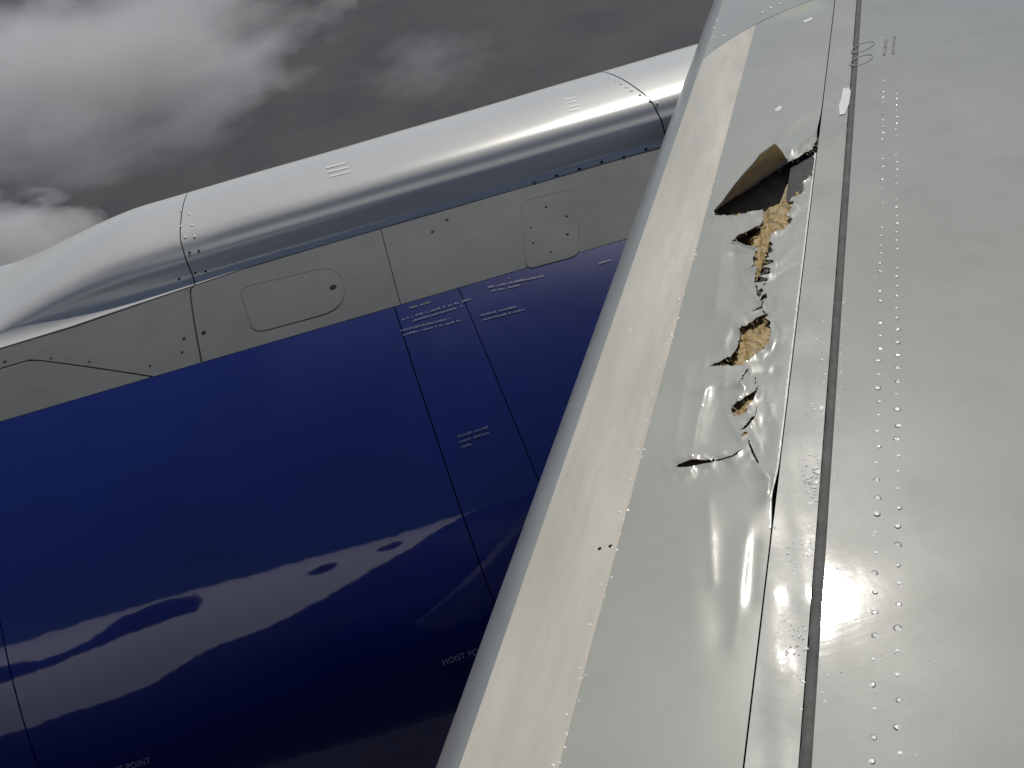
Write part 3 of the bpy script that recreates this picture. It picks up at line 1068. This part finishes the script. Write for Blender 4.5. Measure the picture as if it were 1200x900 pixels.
def print_lines(x, y, x2, y2, rows, mat, gap=0.022, seed=1):
    """rows of print too small to read: unreadable short strokes"""
    rr = random.Random(seed)
    t0, y0 = nac_hit(x, y)
    t1, y1 = nac_hit(x2, y2)
    p0 = np.array([t0 * DG * NR, y0])
    d = np.array([t1 * DG * NR, y1]) - p0
    L = np.linalg.norm(d)
    d /= L
    up = np.array([-abs(d[1]), d[0] * np.sign(-d[1])])
    V, F = [], []
    for r, (a, b) in enumerate(rows):
        u = a * L
        while u < b * L:
            w = rr.uniform(0.004, 0.008)
            if rr.random() < 0.83:
                h = rr.uniform(0.006, 0.010)
                q = p0 - up * gap * r + d * u
                base = len(V)
                for e in (q, q + d * w, q + d * w + up * h, q + up * h):
                    V.append(nac_pt(e[0] / NR / DG, e[1], 0.003))
                F.append((base, base + 1, base + 2, base + 3))
            u += w + 0.003
    F = oriented(V, F, lambda p: np.array([p[0] - NX, 0, p[2] - NZ]))
    o = mesh_obj('stencil_text', V, F, mat, nac, smooth=False)
    o['kind'] = 'stuff'
print_lines(478, 363, 505, 355, [(0, 1)], M_ytext, seed=2)
print_lines(471, 376, 551, 352, [(0, 1), (0.15, 0.87)], M_ptext, seed=3)
print_lines(470, 389, 537, 372, [(0, 0.85), (0.02, 1)], M_ptext, seed=4)
print_lines(573, 338, 636, 325, [(0, 1), (0.02, 0.55)], M_ptext, seed=5)
print_lines(564, 371, 612, 359, [(0, 0.85), (0.02, 1)], M_ptext, seed=6)
print_lines(537, 513, 571, 502, [(0, 1), (0.02, 0.98), (0.04, 0.35)], M_ptext, seed=7)
print_lines(594, 328, 612, 324, [(0, 0.3), (0.6, 0.9)], M_ytext, seed=8)
print_lines(702, 310, 716, 306, [(0, 1)], M_ptext, seed=9)

# ------------------------------------------------------------------ pylon
pyl = empty('engine_pylon', plane)
pyl['label'] = 'rounded silver pylon fairing running into the wing leading edge'
def droop(y):
    return 0.0 if y < 1.48 else 0.165 * ((y - 1.48) / 0.79) ** 1.5

MID = [(3.590, -0.4045), (3.602, -0.4015), (3.620, -0.390), (3.632, -0.352), (3.648, -0.308), (3.674, -0.283), (3.702, -0.252), (3.752, -0.231), (3.84, -0.219), (3.95, -0.213), (4.06, -0.219), (4.16, -0.236), (4.27, -0.285), (4.34, -0.36), (4.37, -0.46)]
FRONT = [(3.530, -0.4070), (3.556, -0.398), (3.580, -0.375), (3.600, -0.340), (3.613, -0.300), (3.635, -0.265), (3.675, -0.238), (3.74, -0.224), (3.83, -0.216), (3.95, -0.213), (4.06, -0.219), (4.16, -0.236), (4.27, -0.285), (4.34, -0.36), (4.37, -0.46)]

def pyl_section(y):
    f = np.clip((y - 1.0) / 0.8, 0, 1)
    b = catmull(np.array(MID) * (1 - f) + np.array(FRONT) * f, 6)
    d = droop(y)
    out = []
    for x, z in b:
        k = np.clip((z + 0.41) / 0.19, 0, 1)
        z2 = z - d * k * 1.0
        # never below the nacelle skin
        lim = NZ + math.sqrt(max(0.0, (NR + 0.003) ** 2 - (x - NX) ** 2))
        out.append((x - 0.06 * d, max(z2, lim) if x < 4.3 else z2))
    return np.array(out)

def pyl_piece(name, ya, yb, label=None, slant=0.0, slant2=0.0, ny=40):
    V = []
    for i in range(ny):
        t = i / (ny - 1)
        y = ya + (yb - ya) * t
        secp = pyl_section(y)
        for x, z in secp:
            yy = y + (x - 3.6) * (slant * (1 - t) + slant2 * t)
            w = 0.0010 * math.sin(3.1 * yy + 7 * x) + 0.0006 * math.sin(8.3 * yy)
            V.append(np.array([x, yy, z + w]))
    m = len(pyl_section(0))
    F = oriented(V, grid_faces(ny, m), (0, 0, 1))
    o = thick(name, V, F, 0.006, [M_silver, M_gap, M_silver], pyl)
    if label:
        o['label'] = label
    return o
pyl_piece('aft_fairing', -3.0, -0.985, slant2=0.24, label='silver pylon piece next to the wing nose')
pyl_piece('mid_fairing', -0.978, 1.236, slant=0.24, slant2=0.02, ny=60, label='long silver pylon fairing with a bright highlight')
pyl_piece('forward_fairing', 1.242, 3.4, slant=0.02, label='drooping silver nose of the pylon')
# dark backing under the joints
V = []
for y in np.linspace(-3.0, 3.2, 60):
    for x, z in pyl_section(y):
        V.append(np.array([x + 0.004, y, z - 0.009]))
mesh_obj('joint_backing', V, oriented(V, grid_faces(60, len(pyl_section(0))), (0, 0, 1)), M_gap, pyl)

SEC_CACHE = {}
def pyl_hit(x, y):
    """march the pixel's ray down to the pylon surface"""
    d = ray(x, y)
    k0 = max(0, int(((3.5 / d[0]) - 3.2) / 0.001))
    for k in range(k0, k0 + 1100):
        p = CAM + d * (3.2 + k * 0.001)
        ky = round(float(p[1]), 2) if p[1] > 1.0 else 0.0
        if ky not in SEC_CACHE:
            SEC_CACHE[ky] = pyl_section(ky)
        secp = SEC_CACHE[ky]
        z = np.interp(p[0], np.maximum.accumulate(secp[:, 0]), secp[:, 1])
        if p[2] <= z + 0.001:
            i = int(np.argmin(np.abs(secp[:, 0] - p[0]) + np.abs(secp[:, 1] - p[2])))
            a, b = secp[max(0, i - 1)], secp[min(len(secp) - 1, i + 1)]
            tn = b - a
            n = np.array([-tn[1], 0, tn[0]])
            n = n / np.linalg.norm(n)
            return p, n
    return None, None
def pyl_rivet(x, y, me, name, sc=1.0):
    p, n = pyl_hit(x, y)
    if p is not None:
        place(me, name, p + n * 0.001, n, pyl, sc)
for x, y in ((212, 247), (222, 251), (212, 265), (225, 264), (217, 278), (228, 277)):
    pyl_rivet(x, y, ME_SRIVET, 'rivet', 0.9)
for x, y in ((222, 296), (233, 294), (210, 327), (229, 320), (241, 318)):
    pyl_rivet(x, y, ME_BOLT, 'bolt', 0.7)
for x, y in ((716, 91), (722, 95), (728, 98), (734, 102), (740, 106), (750, 111), (762, 118), (770, 121)):
    pyl_rivet(x, y, ME_SRIVET, 'rivet', 0.9)
for x, y in ((626, 214), (652, 206), (679, 198), (705, 190), (731, 184), (757, 175)):
    pyl_rivet(x, y, ME_BOLT, 'bolt', 1.0)
for x, y in ((270, 308), (300, 301), (330, 293), (360, 286), (383, 280), (408, 272), (424, 266), (450, 260), (480, 252), (510, 245), (545, 237), (580, 227)):
    pyl_rivet(x, y, ME_SRIVET, 'rivet', 0.6)

# small raised white strips on the pylon top
def raised_strip(x, y, dx, dy, k):
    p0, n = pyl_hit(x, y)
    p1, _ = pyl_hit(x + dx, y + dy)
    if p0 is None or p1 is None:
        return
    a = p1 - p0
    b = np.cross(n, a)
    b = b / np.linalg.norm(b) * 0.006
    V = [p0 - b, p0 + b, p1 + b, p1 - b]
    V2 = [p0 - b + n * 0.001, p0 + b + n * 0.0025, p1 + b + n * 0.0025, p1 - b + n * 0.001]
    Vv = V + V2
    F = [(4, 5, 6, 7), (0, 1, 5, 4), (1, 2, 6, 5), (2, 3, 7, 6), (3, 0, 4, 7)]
    mesh_obj('pale_strip', Vv, oriented(Vv, F[:1], (0, 0, 1)) + F[1:], M_chip, pyl, smooth=False)
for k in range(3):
    raised_strip(382 + k * 2.5, 197 + k * 5, 24, -6, k)
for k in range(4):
    raised_strip(662 + k * 1.5, 117 + k * 4.5, 12, -3, k)

# ------------------------------------------------------------------ fuselage (seen only mirrored in the cowl)
fus = empty('fuselage', plane)
fus['label'] = 'white fuselage side with navy belly, mirrored in the glossy cowl'
FX, FZ, FR = -3.75, 1.16, 3.0
def fus_pt(a, y, dr=0.0):        # a: degrees above horizontal on the wing side
    return np.array([FX + (FR + dr) * math.cos(a * DG), y, FZ + (FR + dr) * math.sin(a * DG)])
def belly_line(y):
    return float(np.interp(y, [0.1, 0.45, 0.75, 1.15, 1.70, 2.05, 2.38, 2.75, 2.95, 3.23, 4.36, 7.0], [95, 62, 36, 15, 1, -5, -8.5, -8.8, -12.5, -16, -18.5, -22]))
FYS = np.concatenate([np.linspace(-16, 0, 14)[:-1], np.linspace(0, 5.5, 80), np.linspace(6, 14, 10)])
def fus_patch(name, a0, a1, mat):
    V = []
    for y in FYS:
        for k in range(28):
            t = k / 27
            lo, hi = a0(y), a1(y)
            V.append(fus_pt(lo + (hi - lo) * t, y))
    F = oriented(V, grid_faces(len(FYS), 28), lambda p: np.array([p[0] - FX, 0, p[2] - FZ]))
    return mesh_obj(name, V, F, mat, fus)
fus_patch('white_crown', belly_line, lambda y: 180.0, M_white)
fus_patch('navy_belly', lambda y: -180.0, belly_line, M_belly)
def fus_decal(name, pts, mat):
    V = [fus_pt(a, y, 0.004) for y, a in pts]
    F = oriented(V, [tuple(range(len(V)))], (1, 0, 0.3))
    return mesh_obj(name, V, F, mat, fus, smooth=False)
for yc, ac in ((2.00, 16.0), (1.40, 20.0)):
    fus_decal('cabin_window', [(yc + 0.13 * math.cos(q * math.pi / 10), ac + 3.2 * math.sin(q * math.pi / 10)) for q in range(20)], M_glass)
# added navy patch, shaped to mirror as a dark streak in the cowl
top = [(3.14, 17.5), (3.5, 29), (3.8, 30), (4.05, 22), (4.0, 13.5), (4.3, 9.5), (4.65, 13), (4.85, 14), (5.4, 15)]
bot = [(3.10, 11.0), (3.5, 9.3), (3.9, 6.5), (4.0, 6.0), (4.2, 4.6), (4.3, 4.2), (4.55, 3.4), (4.8, 2.8), (5.4, 2.0)]
V = []
for (ya_, aa_), (yb_, ab_) in zip(catmull(top, 5), catmull(bot, 5)):
    V += [fus_pt(ab_ + (aa_ - ab_) * q / 5, yb_ + (ya_ - yb_) * q / 5, 0.005) for q in range(6)]
mesh_obj('mirror_streak_patch', V, oriented(V, grid_faces(len(V) // 6, 6), (1, 0, 0.3)), M_belly, fus, smooth=True)

# ------------------------------------------------------------------ small marks on the wing
def flat_poly(name, px, z, mat, parent, t=0.0012):
    V = []
    for x, y in px:
        s, c = pix_sc(x, y)
        zz = float(prof(c)) if c < 0 else float(wing_z(c))
        V.append(wing_pt(s, c, zz + z))
    cen = np.mean(V, axis=0)
    n = len(V)
    V.append(cen + EZ * 0.0006)
    F = oriented(V, [(i, (i + 1) % n, n) for i in range(n)], (0, 0, 1))
    return thick(name, V, F, t, mat, parent)

def ring_mark(cx, cy, ax, ay, bx, by):
    pts = []
    for k in range(40):
        a = 2 * math.pi * k / 40
        for f in (1.0, 0.88):
            x = cx + (ax * math.cos(a) + bx * math.sin(a)) * f
            y = cy + (ay * math.cos(a) + by * math.sin(a)) * f
            s, c = pix_sc(x, y)
            pts.append(wing_pt(s, c, 0.0022))
    F = [(2 * k, 2 * k + 1, 2 * ((k + 1) % 40) + 1, 2 * ((k + 1) % 40)) for k in range(40)]
    mesh_obj('painted_ring', pts, oriented(pts, F, (0, 0, 1)), M_mark, wing, smooth=False)
ring_mark(1011.2, 55.3, 14.0, -5.6, 2.2, 4.2)
ring_mark(1009.6, 70.6, 14.0, -5.4, 2.2, 4.4)
def wing_print(x0, y0, x1, y1, w):
    rr = random.Random(int(x0))
    V, F = [], []
    t = 0.0
    while t < 1:
        dt = rr.uniform(0.05, 0.12)
        if rr.random() < 0.85:
            b = len(V)
            for (u, v) in ((t, 0), (t + dt * 0.75, 0), (t + dt * 0.75, rr.uniform(.7, 1)), (t, rr.uniform(.7, 1))):
                s, c = pix_sc(x0 + (x1 - x0) * u + w * v, y0 + (y1 - y0) * u)
                V.append(wing_pt(s, c, 0.0022))
            F.append((b, b + 1, b + 2, b + 3))
        t += dt
    o = mesh_obj('stencil_text', V, oriented(V, F, (0, 0, 1)), M_mark, wing, smooth=False)
    o['kind'] = 'stuff'
wing_print(1034.5, 65, 1036.5, 46, 4.2)
wing_print(1044.5, 63, 1046.5, 42, 4.2)
flat_poly('sealant_patch', [(988, 104), (995, 103), (997, 108), (995, 122), (990, 134), (984, 135), (983, 124), (986, 116)], 0.002, M_chip, lep)
flat_poly('sealant_patch', [(941, 24.5), (951, 20.5), (953, 22.5), (943, 27)], 0.001, M_chip, slat)
flat_poly('sealant_patch', [(908, 128), (914, 124), (917, 126), (913, 130), (909, 131)], 0.001, M_chip, slat)

# flakes of sealant and chipped paint along the seal
def flakes(name, n, fs, fc, parent, zf, smin=0.0012, smax=0.0042, seed=3):
    rr = np.random.default_rng(seed)
    V, F = [], []
    for _ in range(n):
        s, c = fs(rr), fc(rr)
        r = rr.uniform(smin, smax) * (1.6 if rr.random() < 0.1 else 1.0)
        k = 7
        b = len(V)
        asp = rr.uniform(0.5, 1.0)
        rot = rr.uniform(0, 3.14)
        h = rr.uniform(0.0003, 0.0009)
        tx, ty = rr.normal() * 0.3, rr.normal() * 0.3
        V.append(wing_pt(s + tx * r, c + ty * r, zf(c) + h))
        for q in range(k):
            a = 2 * math.pi * q / k
            rad = r * rr.uniform(0.6, 1.25)
            u, v = rad * math.cos(a), rad * asp * math.sin(a)
            V.append(wing_pt(s + u * math.cos(rot) - v * math.sin(rot), c + u * math.sin(rot) + v * math.cos(rot), zf(c) - 0.0004))
        F += [(b, b + 1 + q, b + 1 + (q + 1) % k) for q in range(k)]
    o = mesh_obj(name, V, oriented(V, F, (0, 0, 1)), M_chip, parent, smooth=False)
    o['kind'] = 'stuff'
    return o
flakes('sealant_flakes', 210, lambda r: r.normal(-0.10, 0.20), lambda r: -0.012 - abs(r.normal()) * 0.020, lep, lambda c: -0.0005)
flakes('sealant_flakes', 60, lambda r: r.normal(-0.40, 0.12), lambda r: np.clip(r.normal(-0.03, 0.02), -0.09, -0.012), lep, lambda c: -0.0005, seed=5)
flakes('sealant_flakes', 110, lambda r: r.uniform(-0.6, 0.7), lambda r: 0.014 + abs(r.normal()) * 0.006, wing, lambda c: 0.0003, smax=0.0028, seed=8)
flakes('sealant_flakes', 40, lambda r: r.uniform(-0.7, 0.1), lambda r: r.uniform(0.03, 0.24), wing, lambda c: 0.0003, smax=0.0026, seed=9)

flakes('paint_nicks', 110, lambda r: r.uniform(-0.9, 2.3), lambda r: CE + r.normal() * 0.0022, slat, lambda c: float(prof(c)) + 0.0006, smin=0.0012, smax=0.0040, seed=12)
flakes('paint_nicks', 45, lambda r: r.uniform(-0.9, 2.2), lambda r: r.uniform(-0.60, CE - 0.02), slat, lambda c: float(prof(c)) + 0.0008, smin=0.0008, smax=0.0022, seed=13)

# bright burr along the slat's trailing edge
sl = np.linspace(-0.2, 1.35, 240)
V = []
for s in sl:
    te = gap_te(s)
    w = 0.0014 + 0.0010 * abs(rng.normal())
    h = 0.0016 + 0.0006 * rng.normal()
    d = float(dents_at(np.array([[s, te]]))[0])
    for c, z in ((te - 0.0005 - w * 1.6, 0.0002), (te - w * 0.5, h), (te + 0.0006, -0.0004)):
        V.append(wing_pt(s, c, prof(min(c, 0)) + d + z))
mesh_obj('edge_burr', V, oriented(V, grid_faces(len(sl), 3), (0, 0, 1)), M_chip, slat)

# fasteners along the cream nose and on the next slat
for k in range(34):
    s = -0.85 + k * 0.098
    c = CE - 0.014 + random.uniform(-0.002, 0.002)
    if s < joint_s(c) - 0.03:
        place(ME_SRIVET, 'rivet', wing_pt(s, c, prof(c) + 0.0004), (-0.1, 0.15, 1), slat, random.uniform(0.35, 0.5))
for x, y in ((715.5, 640.5), (703, 643.5)):
    s, c = pix_sc(x, y)
    place(ME_BOLT, 'bolt', wing_pt(s, c, prof(c) + 0.001), (-0.1, 0.2, 1), slat, 0.6)
for x, y in ((893, 14.5), (903, 9), (913, 4.5), (922, 0.5), (836, 44), (848, 42), (840, 25), (837, 33)):
    s, c = pix_sc(x, y)
    place(ME_SRIVET, 'rivet', wing_pt(s, c, prof(c) + 0.001), (-0.1, 0.1, 1), slat2, 0.9)
